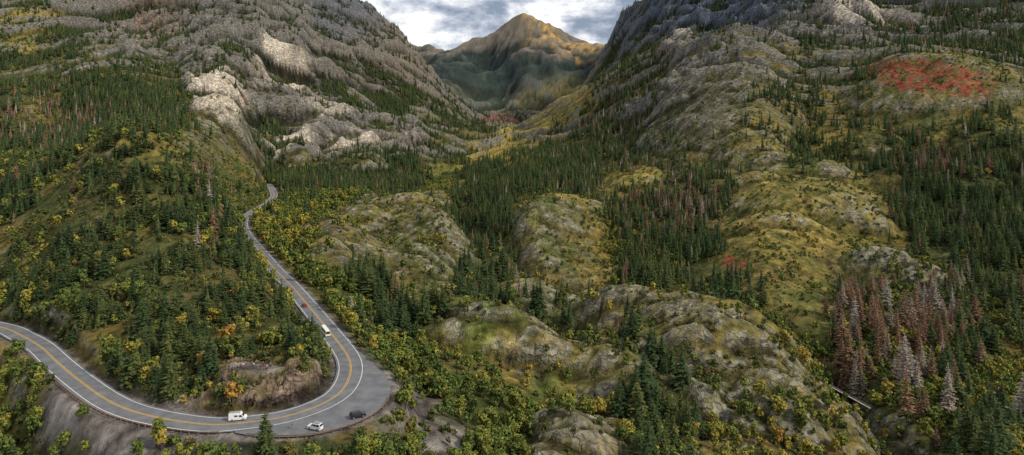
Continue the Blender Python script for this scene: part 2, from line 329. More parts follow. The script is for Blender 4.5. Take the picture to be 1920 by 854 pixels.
warm=blob([(290,50,60,50,.8),(520,150,50,30,.6),(700,100,120,60,.35),(780,130,60,60,.5),(430,190,40,20,.6),(560,200,50,24,.3)])
rock=mixc(rock,full(C(.28,.155,.09)),np.clip(warm*(.3+1.3*n2),0,.7))
rock=mixc(rock,mixc(full(C(.085,.065,.048)),full(C(.24,.18,.135)),sstep(-.4,.4,fbm(Xg,Yg+Z*1.5,5,4,33)+.8*cav)),np.clip(cut*1.3,0,1))
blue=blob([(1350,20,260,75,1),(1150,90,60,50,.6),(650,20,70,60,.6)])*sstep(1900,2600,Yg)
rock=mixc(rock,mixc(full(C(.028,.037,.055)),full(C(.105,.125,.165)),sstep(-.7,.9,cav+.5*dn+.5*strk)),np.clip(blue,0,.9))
rm2=np.maximum(rockm,np.clip(cut*1.2,0,1)*sstep(-.25,.2,n4+.5*n2))
colr=mixc(colr,rock,rm2)
red=blob([(1690,155,70,16,1),(1750,168,90,12,1),(1810,182,50,12,.8),(1390,494,26,7,1)])
colr=mixc(colr,full(C(.27,.06,.035)),np.clip(red*1.7*sstep(-.25,.25,n2+.5*n5),0,.9))
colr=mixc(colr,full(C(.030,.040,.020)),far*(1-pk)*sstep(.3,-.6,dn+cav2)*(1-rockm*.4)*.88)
colr=mixc(colr,full(C(.19,.165,.05)),far*(1-pk)*(1-rockm)*sstep(.1,.6,n3+.6*n1)*.45*sstep(3200,2200,Yg))
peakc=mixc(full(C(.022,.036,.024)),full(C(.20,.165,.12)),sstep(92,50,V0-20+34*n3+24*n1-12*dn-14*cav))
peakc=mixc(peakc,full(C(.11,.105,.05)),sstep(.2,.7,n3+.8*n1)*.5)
peakc=mixc(peakc,full(C(.60,.36,.08)),np.clip(blob([(1035,95,45,14,.9),(1085,104,40,13,1.1),(985,82,20,9,.6)])*(.25+2.2*n1+.7*n3),0,1))  # golden sunlight on the right flank, painted into the peak colour
peakc=mixc(peakc,full(C(.20,.10,.07)),blob([(945,236,60,10,.9)]))
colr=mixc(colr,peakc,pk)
colr=mixc(colr,full(C(.19,.09,.065)),blob([(945,236,50,9,1)])*sstep(2600,3200,Yg))
dirt=np.clip(blob([(235,815,175,62,1.6),(150,765,50,34,1.2),(340,840,150,30,1.3)])*sstep(232,222,Yg)*sstep(60,110,Ug),0,1)
scree=blob([(765,770,55,55,1.1),(830,830,60,38,1.1),(780,265,30,18,1)])
cold=mixc(full(C(.14,.12,.105)),full(C(.26,.23,.205)),sstep(-.4,.4,n2+.6*n5))
colr=mixc(colr,cold,np.clip(np.maximum(dirt*1.5,scree*1.3)*(.85+.5*n4),0,1))
under=blob([(600,845,150,22,1.2)])*(Yg<190)
colr=mixc(colr,full(C(.07,.08,.028)),np.clip(under*1.3,0,1)*(rdd>1.5))
rm2=rm2*(1-np.clip(dirt*1.3,0,1)*.7)
sh=(1-sstep(0.5,4,rdd+2*n2))*(rdd<100)
sh=np.maximum(sh,pad)
colr=mixc(colr,cold,sh*0.85)
colr=mixc(colr,full(C(.10,.125,.165)),sstep(1800,7000,Yg)*0.20)  # aerial haze painted into the tint, bluer with distance
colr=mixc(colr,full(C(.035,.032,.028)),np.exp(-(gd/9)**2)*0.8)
colr*= (0.9+0.38*n2+.25*n4*far+.28*n5*(1-far)+.28*cav)[...,None]  # tone noise, plus painted occlusion: creases darker, ridges lighter
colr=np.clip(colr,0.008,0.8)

# ------------------------------------------------------------------ helpers
def newmat(name):
    m=bpy.data.materials.new(name); m.use_nodes=True
    nt=m.node_tree; b=nt.nodes['Principled BSDF']; b.inputs['Specular IOR Level'].default_value=0.2
    return m,nt,b
def N(nt,t,**k):
    n=nt.nodes.new(t)
    for a,v in k.items(): setattr(n,a,v)
    return n
def simple(name,c,rough=0.8,metal=0,var=0.15,scale=2.0,spec=0.3):
    m,nt,b=newmat(name); no=N(nt,'ShaderNodeTexNoise'); no.inputs['Scale'].default_value=scale; no.inputs['Detail'].default_value=4
    tc=N(nt,'ShaderNodeTexCoord'); nt.links.new(tc.outputs['Object'],no.inputs['Vector'])
    r=N(nt,'ShaderNodeValToRGB'); r.color_ramp.elements[0].position=.3; r.color_ramp.elements[1].position=.7
    r.color_ramp.elements[0].color=[x*(1-var) for x in c]+[1]; r.color_ramp.elements[1].color=[min(1,x*(1+var)) for x in c]+[1]
    nt.links.new(no.outputs['Fac'],r.inputs[0]); nt.links.new(r.outputs[0],b.inputs['Base Color'])
    b.inputs['Roughness'].default_value=rough; b.inputs['Metallic'].default_value=metal; b.inputs['Specular IOR Level'].default_value=spec
    return m
def mk(name,verts,faces,mats=(),midx=None,smooth=False):
    me=bpy.data.meshes.new(name); me.from_pydata(verts,[],faces); 
    for m in mats: me.materials.append(m)
    if midx is not None: me.polygons.foreach_set('material_index',midx)
    if smooth: me.polygons.foreach_set('use_smooth',[True]*len(me.polygons))
    me.update(); return me
def ob(name,me,parent=None,**props):
    o=bpy.data.objects.new(name,me); col.objects.link(o)
    if parent: o.parent=parent
    for k,v in props.items(): o[k]=v
    return o

# ground material
gm,nt,b=newmat('ground_cover'); L=nt.links.new
at=N(nt,'ShaderNodeAttribute',attribute_name='tint'); ar=N(nt,'ShaderNodeAttribute',attribute_name='rock')
tc=N(nt,'ShaderNodeTexCoord')
no=N(nt,'ShaderNodeTexNoise'); no.inputs['Scale'].default_value=.16; no.inputs['Detail'].default_value=8; no.inputs['Roughness'].default_value=.66
L(tc.outputs['Object'],no.inputs['Vector'])
mr=N(nt,'ShaderNodeMapRange'); mr.inputs[1].default_value=.32; mr.inputs[2].default_value=.68; mr.inputs[3].default_value=.4; mr.inputs[4].default_value=1.6
L(no.outputs['Fac'],mr.inputs[0])
mp=N(nt,'ShaderNodeMapping'); mp.inputs['Rotation'].default_value=(0,0,-.6); mp.inputs['Scale'].default_value=(.07,.20,.20)
L(tc.outputs['Object'],mp.inputs[0])
nd=N(nt,'ShaderNodeTexNoise'); nd.inputs['Scale'].default_value=.3; nd.inputs['Detail'].default_value=3
L(tc.outputs['Object'],nd.inputs['Vector'])
va=N(nt,'ShaderNodeVectorMath',operation='MULTIPLY_ADD'); L(nd.outputs['Color'],va.inputs[0]); va.inputs[1].default_value=(1.6,1.6,1.6); L(mp.outputs[0],va.inputs[2])
vo=N(nt,'ShaderNodeTexVoronoi',feature='DISTANCE_TO_EDGE'); L(va.outputs[0],vo.inputs['Vector']); vo.inputs['Scale'].default_value=1.0
cr=N(nt,'ShaderNodeMapRange'); cr.inputs[1].default_value=0; cr.inputs[2].default_value=.16; cr.inputs[3].default_value=.4; cr.inputs[4].default_value=1
L(vo.outputs['Distance'],cr.inputs[0])
crm=N(nt,'ShaderNodeMix',data_type='FLOAT'); L(ar.outputs['Fac'],crm.inputs[0]); crm.inputs[2].default_value=1; L(cr.outputs[0],crm.inputs[3])
mu=N(nt,'ShaderNodeMath',operation='MULTIPLY'); L(mr.outputs[0],mu.inputs[0]); L(crm.outputs[0],mu.inputs[1])
vm=N(nt,'ShaderNodeVectorMath',operation='SCALE'); L(at.outputs['Color'],vm.inputs[0]); L(mu.outputs[0],vm.inputs['Scale'])
L(vm.outputs[0],b.inputs['Base Color']); b.inputs['Roughness'].default_value=.95; b.inputs['Specular IOR Level'].default_value=.08
bp=N(nt,'ShaderNodeBump'); bp.inputs['Strength'].default_value=.9; bp.inputs['Distance'].default_value=2.2
L(mu.outputs[0],bp.inputs['Height']); L(bp.outputs[0],b.inputs['Normal'])

me=bpy.data.meshes.new('terrain'); nv=NS*NT
co=np.stack([Xg,Yg,Z],-1).reshape(-1).astype(np.float32)
ii=(np.arange(NT-1)[:,None]*NS+np.arange(NS-1)).ravel()
quads=np.stack([ii,ii+1,ii+NS+1,ii+NS],1).astype(np.int32)
me.vertices.add(nv); me.vertices.foreach_set('co',co)
nf=len(quads); me.loops.add(nf*4); me.loops.foreach_set('vertex_index',quads.ravel())
hard=((far>.4)&(rm2>.35))|((rm2>.6)&(Yg<900))|(pk>.5)
me.polygons.add(nf); me.polygons.foreach_set('loop_start',np.arange(0,nf*4,4,dtype=np.int32)); me.polygons.foreach_set('use_smooth',~hard.ravel()[ii])
me.update(calc_edges=True)
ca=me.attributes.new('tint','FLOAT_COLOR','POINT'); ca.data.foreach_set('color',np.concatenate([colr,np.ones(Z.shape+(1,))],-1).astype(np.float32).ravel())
fa=me.attributes.new('rock','FLOAT','POINT'); fa.data.foreach_set('value',rm2.astype(np.float32).ravel())
me.materials.append(gm)
ob('terrain',me,kind='structure',label='mountain valley ground with rocky knolls and ochre grass',category='terrain')

# ------------------------------------------------------------------ road meshes
asphalt,nt,b=newmat('asphalt'); L=nt.links.new
tc=N(nt,'ShaderNodeTexCoord'); no=N(nt,'ShaderNodeTexNoise'); no.inputs['Scale'].default_value=.25; no.inputs['Detail'].default_value=8; L(tc.outputs['Object'],no.inputs['Vector'])
r=N(nt,'ShaderNodeValToRGB'); r.color_ramp.elements[0].position=.3; r.color_ramp.elements[1].position=.7
r.color_ramp.elements[0].color=(.105,.108,.115,1); r.color_ramp.elements[1].color=(.175,.177,.185,1)
L(no.outputs['Fac'],r.inputs[0]); L(r.outputs[0],b.inputs['Base Color']); b.inputs['Roughness'].default_value=.85
paint_y=simple('yellow_road_paint',(.55,.33,.05),.6,var=.25); paint_w=simple('white_road_paint',(.62,.62,.60),.6,var=.2)
tan=np.gradient(road,axis=0); tan/=np.linalg.norm(tan,axis=1)[:,None]; nrm=np.stack([-tan[:,1],tan[:,0]],1)
def strip(offs,hw,z,name,mat,i0=0,i1=None):
    c=road[i0:i1]; nn=nrm[i0:i1]; 
    a=c+nn*(offs-hw); b_=c+nn*(offs+hw); v=[]; f=[]
    for i in range(len(c)):
        v.append((a[i][0],a[i][1],z)); v.append((b_[i][0],b_[i][1],z))
        if i: f.append((2*i-2,2*i,2*i+1,2*i-1))
    return mk(name,v,f,[mat])
ob('road',strip(0,HWR,0.06,'road',asphalt),kind='structure',label='grey two-lane asphalt mountain road with hairpin bend',category='road')
for o_,w_,m_,l_ in((-.24,.11,paint_y,'yellow centre line'),(.24,.11,paint_y,'yellow centre line'),(-4.3,.12,paint_w,'white edge line'),(4.3,.12,paint_w,'white edge line')):
    ob('road_marking',strip(o_,w_,.085,'road_marking',m_),kind='structure',label=l_+' painted on the mountain road',category='road marking')
tp=catmull([tuple(p) for p in tpoly[:11]],2.0); tp=np.vstack([tp,tpoly[11:]])
bm=bmesh.new(); vs=[bm.verts.new((p[0],p[1],0.02)) for p in tp]; bm.faces.new(vs); bmesh.ops.triangulate(bm,faces=bm.faces)
bmesh.ops.recalc_face_normals(bm,faces=bm.faces)
mt=bpy.data.meshes.new('turnout'); bm.to_mesh(mt); mt.materials.append(asphalt)
ob('turnout_pavement',mt,kind='structure',label='wide paved parking turnout outside the hairpin bend',category='pavement')

steel=simple('weathered_rail',(.20,.13,.09),.7,.0,.3,3)
def near(u,v):
    p=np.array(g2w(u,v)); return int(np.argmin(((road-p)**2).sum(1)))
i0,i1=near(85,658),near(440,799)
side=-1 if nrm[near(300,786)][1]>0 else 1
def guard(path,name,label):
    v=[];f=[]
    for i,p in enumerate(path):
        for z in (.45,.80): v.append((p[0],p[1],z))
    m=len(path); tq=np.gradient(path,axis=0); tq/=np.linalg.norm(tq,axis=1)[:,None]
    for i,p in enumerate(path):
        for z in (.45,.80): v.append((p[0]-tq[i][1]*.12,p[1]+tq[i][0]*.12,z))
    for i in range(m-1):
        a=2*i; o2=2*m
        f+= [(a,a+2,a+3,a+1),(o2+a+1,o2+a+3,o2+a+2,o2+a),(a+1,a+3,o2+a+3,o2+a+1),(a,o2+a,o2+a+2,a+2)]
    g=ob(name,mk(name,v,f,[steel]),label=label,category='guardrail')
    pm=None
    for i in range(0,m,max(1,int(m/min(60,m*0.6)))):
        if pm is None:
            s=.11; vv=[(x*s,y*s,z) for z in (-.4,.86) for x,y in ((-1,-1),(1,-1),(1,1),(-1,1))]
            pm=mk('post',vv,[(0,3,2,1),(4,5,6,7),(0,1,5,4),(1,2,6,5),(2,3,7,6),(3,0,4,7)],[steel])
        q=ob('post',pm,g); q.location=(path[i][0]-tq[i][1]*-.13,path[i][1]+tq[i][0]*-.13,0)
    return g
gp=road[i0:i1]+nrm[i0:i1]*side*(HWR+.7)
guard(gp,'guardrail','rust brown guardrail along the outer edge of the road')
tq=resample(tp[:len(tp)-6],2.5); cen=np.array(g2w(640,740)); dirv=tq-cen; dirv/=np.linalg.norm(dirv,axis=1)[:,None]
guard((tq+dirv*.5)[2:int(len(tq)*.55)],'guardrail','rust brown guardrail around the paved turnout edge')

# ------------------------------------------------------------------ foliage materials
def leafmat(name,stops,nscale=.02,rnd=.6,dark=.55):
    m,nt,b=newmat(name); L=nt.links.new
    oi=N(nt,'ShaderNodeObjectInfo'); ge=N(nt,'ShaderNodeNewGeometry')
    no=N(nt,'ShaderNodeTexNoise'); no.inputs['Scale'].default_value=nscale; no.inputs['Detail'].default_value=2; L(ge.outputs['Position'],no.inputs['Vector'])
    st=N(nt,'ShaderNodeMapRange'); st.inputs[1].default_value=.3; st.inputs[2].default_value=.7; L(no.outputs['Fac'],st.inputs[0])
    mx=N(nt,'ShaderNodeMix',data_type='FLOAT'); mx.inputs[0].default_value=rnd; L(st.outputs[0],mx.inputs[2]); L(oi.outputs['Random'],mx.inputs[3])
    r=N(nt,'ShaderNodeValToRGB'); cr=r.color_ramp
    while len(cr.elements)<len(stops): cr.elements.new(.5)
    for e,(p,c) in zip(cr.elements,stops): e.position=p; e.color=tuple(c)+(1,)
    L(mx.outputs[0],r.inputs[0])
    n2=N(nt,'ShaderNodeTexNoise'); n2.inputs['Scale'].default_value=.9; n2.inputs['Detail'].default_value=2; L(ge.outputs['Position'],n2.inputs['Vector'])
    m2=N(nt,'ShaderNodeMapRange'); m2.inputs[1].default_value=.35; m2.inputs[2].default_value=.65; m2.inputs[3].default_value=dark; m2.inputs[4].default_value=1.5; L(n2.outputs['Fac'],m2.inputs[0])
    vm=N(nt,'ShaderNodeVectorMath',operation='SCALE'); L(r.outputs[0],vm.inputs[0]); L(m2.outputs[0],vm.inputs['Scale']); L(vm.outputs[0],b.inputs['Base Color'])
    b.inputs['Roughness'].default_value=.8; b.inputs['Specular IOR Level'].default_value=.1
    return m
M_con=leafmat('conifer_needles',[(.0,(.026,.044,.019)),(.4,(.040,.062,.022)),(.75,(.068,.085,.026)),(1,(.12,.115,.035))])
M_dead=leafmat('rust_brown_needles',[(0,(.125,.078,.045)),(.4,(.20,.118,.07)),(.65,(.15,.105,.065)),(.82,(.24,.20,.16)),(1,(.31,.28,.24))],rnd=.9)
M_bush=leafmat('autumn_leaves',[(0,(.06,.09,.024)),(.38,(.10,.13,.03)),(.6,(.17,.18,.035)),(.82,(.30,.24,.045)),(1,(.33,.14,.035))],rnd=.55,nscale=.012,dark=.45)
M_shr=leafmat('scrub_leaves',[(0,(.045,.06,.02)),(.5,(.075,.09,.028)),(.85,(.14,.12,.035)),(1,(.20,.10,.035))])
M_bark=simple('bark',(.09,.07,.055),.9,var=.3); M_grey=simple('dead_grey_wood',(.26,.23,.20),.9,var=.25)

def tube(V,Fc,p0,p1,r0,r1,n=6):
    p0=np.array(p0,float);p1=np.array(p1,float); d=p1-p0; d/=np.linalg.norm(d)
    a=np.cross(d,[0,0,1.0]) if abs(d[2])<.9 else np.cross(d,[1.0,0,0]); a/=np.linalg.norm(a); b=np.cross(d,a)
    s=len(V)
    for p,r in((p0,r0),(p1,r1)):
        for k in range(n):
            t=2*math.pi*k/n; V.append(tuple(p+r*(a*math.cos(t)+b*math.sin(t))))
    for k in range(n): Fc.append((s+k,s+(k+1)%n,s+n+(k+1)%n,s+n+k))
def conifer(seed,Ht,R,nw,nb,sub,prof=.85,z0=.1,gap=0.0,core=True):
    g=random.Random(seed); V=[];Fc=[]
    def kite(p,a,l,w,dz):
        d=(math.cos(a),math.sin(a)); s=(-d[1],d[0]); k=len(V)
        V.append(p); m=(p[0]+d[0]*l*.5,p[1]+d[1]*l*.5,p[2]+dz*l*.35)
        tw=g.uniform(-.12,.12)*l
        V.append((m[0]+s[0]*w,m[1]+s[1]*w,m[2]-.12*l+tw)); V.append((p[0]+d[0]*l,p[1]+d[1]*l,p[2]+dz*l)); V.append((m[0]-s[0]*w,m[1]-s[1]*w,m[2]-.12*l-tw))
        Fc.append((k,k+1,k+2,k+3))
    for w in range(nw):
        f=(w+g.uniform(-.3,.3))/nw; f=min(max(f,0),.985)
        z=Ht*(z0+(1-z0)*f); Lw=R*((1-f)**prof)+.12
        nbb=max(4,int(nb*(1-.45*f)))
        for q in range(nbb):
            if g.random()<gap: continue
            a=2*math.pi*q/nbb+g.uniform(-.35,.35)+w; l=Lw*g.uniform(.62,1.15); dz=g.uniform(-.42,-.08)+.25*f
            kite((0,0,z),a,l,l*.26,dz)
            for s_ in range(sub):
                t=.3+.6*(s_+.5)/max(1,sub); l2=l*g.uniform(.34,.5)
                kite((math.cos(a)*l*t,math.sin(a)*l*t,z+dz*l*t*.8),a+(1 if s_%2 else -1)*g.uniform(.5,1.1),l2,l2*.35,dz+g.uniform(-.2,.1))
    for q in range(5): kite((0,0,Ht*.93),q*1.26,Ht*.02+.12,.08,1.6)
    if core:
        s=len(V); n=7
        for k in range(n):
            t=2*math.pi*k/n; V.append((R*.46*math.cos(t),R*.46*math.sin(t),Ht*(z0+.06)))
        V.append((0,0,Ht*.94))
        for k in range(n): Fc.append((s+k,s+(k+1)%n,s+n))
    return V,Fc
def ctrunk(Ht,r,lean=0,n=6):
    V=[];Fc=[]; tube(V,Fc,(0,0,-.8),(lean,0,Ht*.45),r,r*.65,n); tube(V,Fc,(lean,0,Ht*.45),(0,0,Ht*.97),r*.65,r*.08,n); return V,Fc
def decid(seed,Ht,R,nleaf,ls,lumps=8,z0=.25,trunks=2):
    g=random.Random(seed); cs=[]
    for i in range(lumps):
        a=g.uniform(0,6.28); rr=R*g.uniform(.15,.62); z=Ht*g.uniform(z0+.12,.82)
        cs.append((rr*math.cos(a)*(1.1-z/Ht*.4),rr*math.sin(a)*(1.1-z/Ht*.4),z,R*g.uniform(.32,.55)))
    V=[];Fc=[]
    for i in range(nleaf):
        c=cs[g.randrange(lumps)]; 
        d=np.array([g.gauss(0,1),g.gauss(0,1),g.gauss(0,1)]); d/=np.linalg.norm(d); rad=c[3]*g.uniform(.55,1.08)
        p=np.array(c[:3])+d*rad*np.array([1,1,.9]); nn=d+np.array([g.gauss(0,.5),g.gauss(0,.5),g.gauss(.3,.5)]); nn/=np.linalg.norm(nn)
        a=np.cross(nn,[.3,.2,1]); a/=np.linalg.norm(a); bb=np.cross(nn,a); s=ls*g.uniform(.6,1.3); k=len(V)
        for (x,y) in((-1,-.4),(.2,-1),(1,.3),(-.2,1)): V.append(tuple(p+a*x*s+bb*y*s))
        Fc.append((k,k+1,k+2,k+3))
    TV=[];TF=[]
    for i in range(trunks):
        o=(g.uniform(-.2,.2)*trunks*.5,g.uniform(-.2,.2)*trunks*.5)
        mid=(o[0]*2,o[1]*2,Ht*.45); tube(TV,TF,(o[0],o[1],-.6),mid,Ht*.022,Ht*.014,5)
        for c in cs[i::trunks][:3]: tube(TV,TF,mid,c[:3],Ht*.012,Ht*.004,4)
    return (V,Fc),(TV,TF)
class K: pass
def kind(name,label,category,group,crowns,trunks,lo,cmat,tmat):
    k=K(); k.name=name;k.label=label;k.cat=category;k.group=group;k.cm=cmat;k.tm=tmat
    k.hi=[(mk('crown',c[0],c[1],[cmat]) if c else None, mk('trunk',t[0],t[1],[tmat])) for c,t in zip(crowns,trunks)]
    k.lo=lo; return k
spr=[conifer(1,10,2.6,17,9,3),conifer(2,10,2.2,18,9,3,prof=.75),conifer(3,10,3.0,15,10,3,prof=.95),conifer(4,10,1.9,19,8,3,gap=.08)]
jun=[conifer(11,10,3.8,11,10,4,prof=.5,z0=.05),conifer(12,10,3.3,12,9,4,prof=.6,z0=.06)]
KC=kind('conifer_tree','dark green spruce standing on the forested slope','tree','conifers on the slopes',spr,[ctrunk(10,.2)]*4,
        [conifer(21,10,2.6,7,6,0,prof=.8),conifer(22,10,2.1,8,6,0,prof=.75),conifer(23,10,3.0,6,7,0,prof=.9)],M_con,M_bark)
KJ=kind('broad_conifer_tree','bushy olive green conifer on the scrubby hillside','tree','bushy conifers on the hillside',jun,[ctrunk(10,.28)]*2,
        [conifer(31,10,3.7,6,8,1,prof=.5,z0=.04),conifer(32,10,3.3,6,7,1,prof=.6,z0=.05)],M_con,M_bark)
KD=kind('dead_conifer_tree','rust brown beetle-killed spruce on the slope','dead tree','rust brown dead conifers',
        [conifer(41,10,2.0,18,9,3,gap=.05,core=True),conifer(42,10,1.6,18,8,3,gap=.1,core=True)],[ctrunk(10,.17)]*2,
        [conifer(43,10,2.0,9,7,0,gap=.05,core=True),conifer(44,10,1.6,9,6,0,gap=.1,core=True)],M_dead,M_grey)
dd=[decid(51,10,3.9,620,.44),decid(52,10,3.3,560,.44,9),decid(53,10,4.5,680,.47,10)]
dl=[decid(61,10,3.9,110,.9)[0],decid(62,10,3.4,100,.9)[0]]
KB=kind('deciduous_tree','small autumn aspen with green to yellow leaves','tree','autumn deciduous trees',[d[0] for d in dd],[d[1] for d in dd],dl,M_bush,M_bark)
sb=[decid(71,10,6.5,420,.9,8,z0=.0,trunks=3),decid(72,10,7.5,420,.95,9,z0=.0,trunks=3)]
KS_=kind('shrub','low olive scrub shrub on dry grass','shrub','scrub on the dry slopes',[d[0] for d in sb],[d[1] for d in sb],
        [decid(73,10,6.5,45,1.9,6,z0=0)[0],decid(74,10,7.5,45,2.0,7,z0=0)[0]],M_shr,M_bark)

# ------------------------------------------------------------------ scatter
cellA=(sv[1]-sv[0])*np.gradient(tv)[:,None]*Yg*Yg
infr=(abs(S)<.88)&(Yg<4600)
clr=sstep(1.5,3.5,rdd)*(od>1.7)
clump=sstep(-.22,.22,fbm(Xg,Yg,42,4,21)); clump2=sstep(-.25,.3,fbm(Xg,Yg,22,3,22)); big=sstep(-.3,.2,fbm(Xg,Yg,150,3,23))
clump=lerp(clump,sstep(-.3,.2,fbm(Xg,Yg,130,3,24)),far)
dist=np.minimum(1,650/Yg)**0.85
steep=1-0.8*sstep(1.0,1.9,slope)
deadf=np.clip(blob([(1670,650,120,120,.78),(1740,800,60,60,.55),(1210,370,110,70,.3),(1150,220,60,60,.3),(1290,400,60,50,.5),(60,230,120,40,.4),(1250,110,50,40,.4),(370,340,25,30,.6),(1760,330,40,40,.3)])+.03,0,1)
def scatter(dens,hgt,var,seed):
    g=np.random.default_rng(seed)
    lam=np.where(infr,dens*cellA*clr*dist,0)
    vis=(Z+14-H)/Yg>runmax-.0005
    lam=np.where(vis,lam,0); c=g.poisson(np.minimum(lam,6)); jj,i_=np.nonzero(c); rep=c[jj,i_]; jj=np.repeat(jj,rep); i_=np.repeat(i_,rep)
    ok=(jj<NT-1)&(i_<NS-1); jj=jj[ok]; i_=i_[ok]; fx=g.random(len(jj)); fy=g.random(len(jj))
    z=(Z[jj,i_]*(1-fx)+Z[jj,i_+1]*fx)*(1-fy)+(Z[jj+1,i_]*(1-fx)+Z[jj+1,i_+1]*fx)*fy
    s=sv[i_]+fx*(sv[1]-sv[0]); t=tv[jj]+fy*(tv[jj+1]-tv[jj]); y=np.exp(t); x=s*y
    h=hgt[jj,i_]*np.clip(np.exp(g.normal(0,var,len(jj))),.35,1.8)*np.maximum(1,y/900)**.25
    rm=runmax[jj,i_]; v=(z+h-H)/y>rm+0.0006
    return np.stack([x,y,z,h,g.random(len(jj))*6.28,rm],1)[v]
def individuals(k,q,limit=300):
    px=q[:,3]/q[:,1]; s=q[:,0]/q[:,1]; inn=(abs(s)<.842)&(250-(q[:,2]+q[:,3]*.8-H)/q[:,1]*F<854)&(250-(q[:,2]+q[:,3]-H)/q[:,1]*F>0)
    gv=(q[:,2]+q[:,3]*.4-H)/q[:,1]>q[:,5]
    order=np.argsort(-(px*(inn&gv)+px*1e-4)); a=q[order[:limit]]; rest=q[order[limit:]]
    for i,p in enumerate(a):
        c,t=k.hi[i%len(k.hi)]; e=bpy.data.objects.new(k.name,None); col.objects.link(e); e.empty_display_size=.5
        e.location=(p[0],p[1],p[2]-.15); e.rotation_euler=(0,0,p[4]); s=p[3]/10; w=s*(1.15-.3*((i*7)%10)/10); e.scale=(w,w,s)
        lb=k.label
        if callable(lb): lb=lb(p)
        e['label']=lb; e['category']=k.cat; e['group']=k.group
        if c: o=bpy.data.objects.new('crown',c); col.objects.link(o); o.parent=e
        o=bpy.data.objects.new('trunk',t); col.objects.link(o); o.parent=e
    return rest
def stuff(name,label,cat,templates,cmat,tmat,q):
    if len(q)==0: return
    V=[];Fc=[];mi=[];tid=[]
    for k,(tvv,tff) in enumerate(templates):
        s=len(V); V+=tvv; Fc+=[tuple(a+s for a in f) for f in tff]; mi+=[0]*len(tff)
        s=len(V); tv2,tf2=[],[]; tube(tv2,tf2,(0,0,-.8),(0,0,6),.2,.08,4); V+=tv2; Fc+=[tuple(a+s for a in f) for f in tf2]; mi+=[1]*len(tf2)
        tid+=[100+k]*(len(V)-len(tid))
    nT=len(V); m=len(q); allv=np.vstack([np.array(V),np.stack([q[:,0],q[:,1],q[:,2]-.2],1)])
    me=bpy.data.meshes.new(name); me.from_pydata(allv.tolist(),[],Fc); me.materials.append(cmat); me.materials.append(tmat)
    me.polygons.foreach_set('material_index',mi)
    a=me.attributes.new('tid','INT','POINT'); a.data.foreach_set('value',np.r_[np.array(tid),np.arange(m)%len(templates)].astype(np.int32))
    a=me.attributes.new('rot','FLOAT','POINT'); a.data.foreach_set('value',np.r_[np.zeros(nT),q[:,4]].astype(np.float32))
    a=me.attributes.new('scl','FLOAT','POINT'); a.data.foreach_set('value',np.r_[np.ones(nT),q[:,3]/10].astype(np.float32))
    o=ob(name,me,kind='stuff',label=label,category=cat)
    ng=bpy.data.node_groups.new(name+'_scatter','GeometryNodeTree')
    ng.interface.new_socket('Geometry',in_out='INPUT',socket_type='NodeSocketGeometry'); ng.interface.new_socket('Geometry',in_out='OUTPUT',socket_type='NodeSocketGeometry')
    nn=ng.nodes; L=ng.links.new; gi=nn.new('NodeGroupInput'); go=nn.new('NodeGroupOutput'); jn=nn.new('GeometryNodeJoinGeometry'); L(jn.outputs[0],go.inputs[0])
    def na(nm,dt):
        x=nn.new('GeometryNodeInputNamedAttribute'); x.data_type=dt; x.inputs[0].default_value=nm; return x.outputs[0]
    t_=na('tid','INT'); r_=na('rot','FLOAT'); s_=na('scl','FLOAT')
    cr=nn.new('ShaderNodeCombineXYZ'); L(r_,cr.inputs[2]); cs=nn.new('ShaderNodeCombineXYZ')
    for i in range(3): L(s_,cs.inputs[i])
    for k in range(len(templates)):
        def sel(val):
            c=nn.new('FunctionNodeCompare'); c.data_type='INT'; c.operation='EQUAL'
            ins=[i for i in c.inputs if i.type=='INT']; L(t_,ins[0]); ins[1].default_value=val
            sp=nn.new('GeometryNodeSeparateGeometry'); sp.domain='POINT'; L(gi.outputs[0],sp.inputs[0]); L(c.outputs[0],sp.inputs[1]); return sp.outputs[0]
        iop=nn.new('GeometryNodeInstanceOnPoints'); L(sel(k),iop.inputs['Points']); L(sel(100+k),iop.inputs['Instance']); L(cr.outputs[0],iop.inputs['Rotation']); L(cs.outputs[0],iop.inputs['Scale'])
        L(iop.outputs[0],jn.inputs[0])
    md=o.modifiers.new('scatter','NODES'); md.node_group=ng
hc=np.where(left,10,np.where(Yg<330,12.5,14.5))+0*Yg
hc=np.where(Ug>1500,16,hc)
mc=np.clip((mcon-.12)/.88,0,1)
dens=lerp(mc**1.4,mc**1.0*1.15,far)*clump*steep/24*(0.6+.65*big)*lerp(1,.35+1.6*sstep(.5,-.7,dn+.4*cav2),far)
qc=scatter(np.where(left,dens*1.2,dens*1.6)*(1-deadf),hc,.36,1)
qj=scatter(np.where(Yg<900,np.where(left,dens*3.5,dens*.35),0)*(1-deadf),np.where(left,5.6,6.0)+0*Yg,.4,2)
qd=scatter(np.where(Yg<2500,dens*1.4+mc*.75/45,0)*deadf,hc*np.where(Ug>1500,1.12,1.0),.3,3)
qb=scatter((mbush**1.7)*lerp(clump2,1,.25)/9*(Yg<1800),np.where(Yg<330,5.4,6.2)+0*Yg,.36,4)
qs=scatter((mbush*.6+.50*(1-mrock*.4))*clump2/12*(Yg<1200)*np.where(left,1.7,1)*(1-np.clip(dirt*1.2,0,1)*.8),np.full_like(Z,1.9),.4,5)
def lb_c(p): return 'dark green conifer on the scrubby hillside above the road' if p[0]/p[1]*F+960<640 else ('tall spruce growing between grey rock knolls' if p[1]<450 else 'tall dark spruce on the forested slope')
KC.label=lb_c
KB.label=lambda p:'leafy yellow green tree beside the road' if p[0]/p[1]*F+960<760 else 'autumn coloured leafy tree on the valley slope'
hx,hy,hz=hit(497,852)
lead=np.array([[hx,hy,hz,86/F*hy,1.0,-9]])
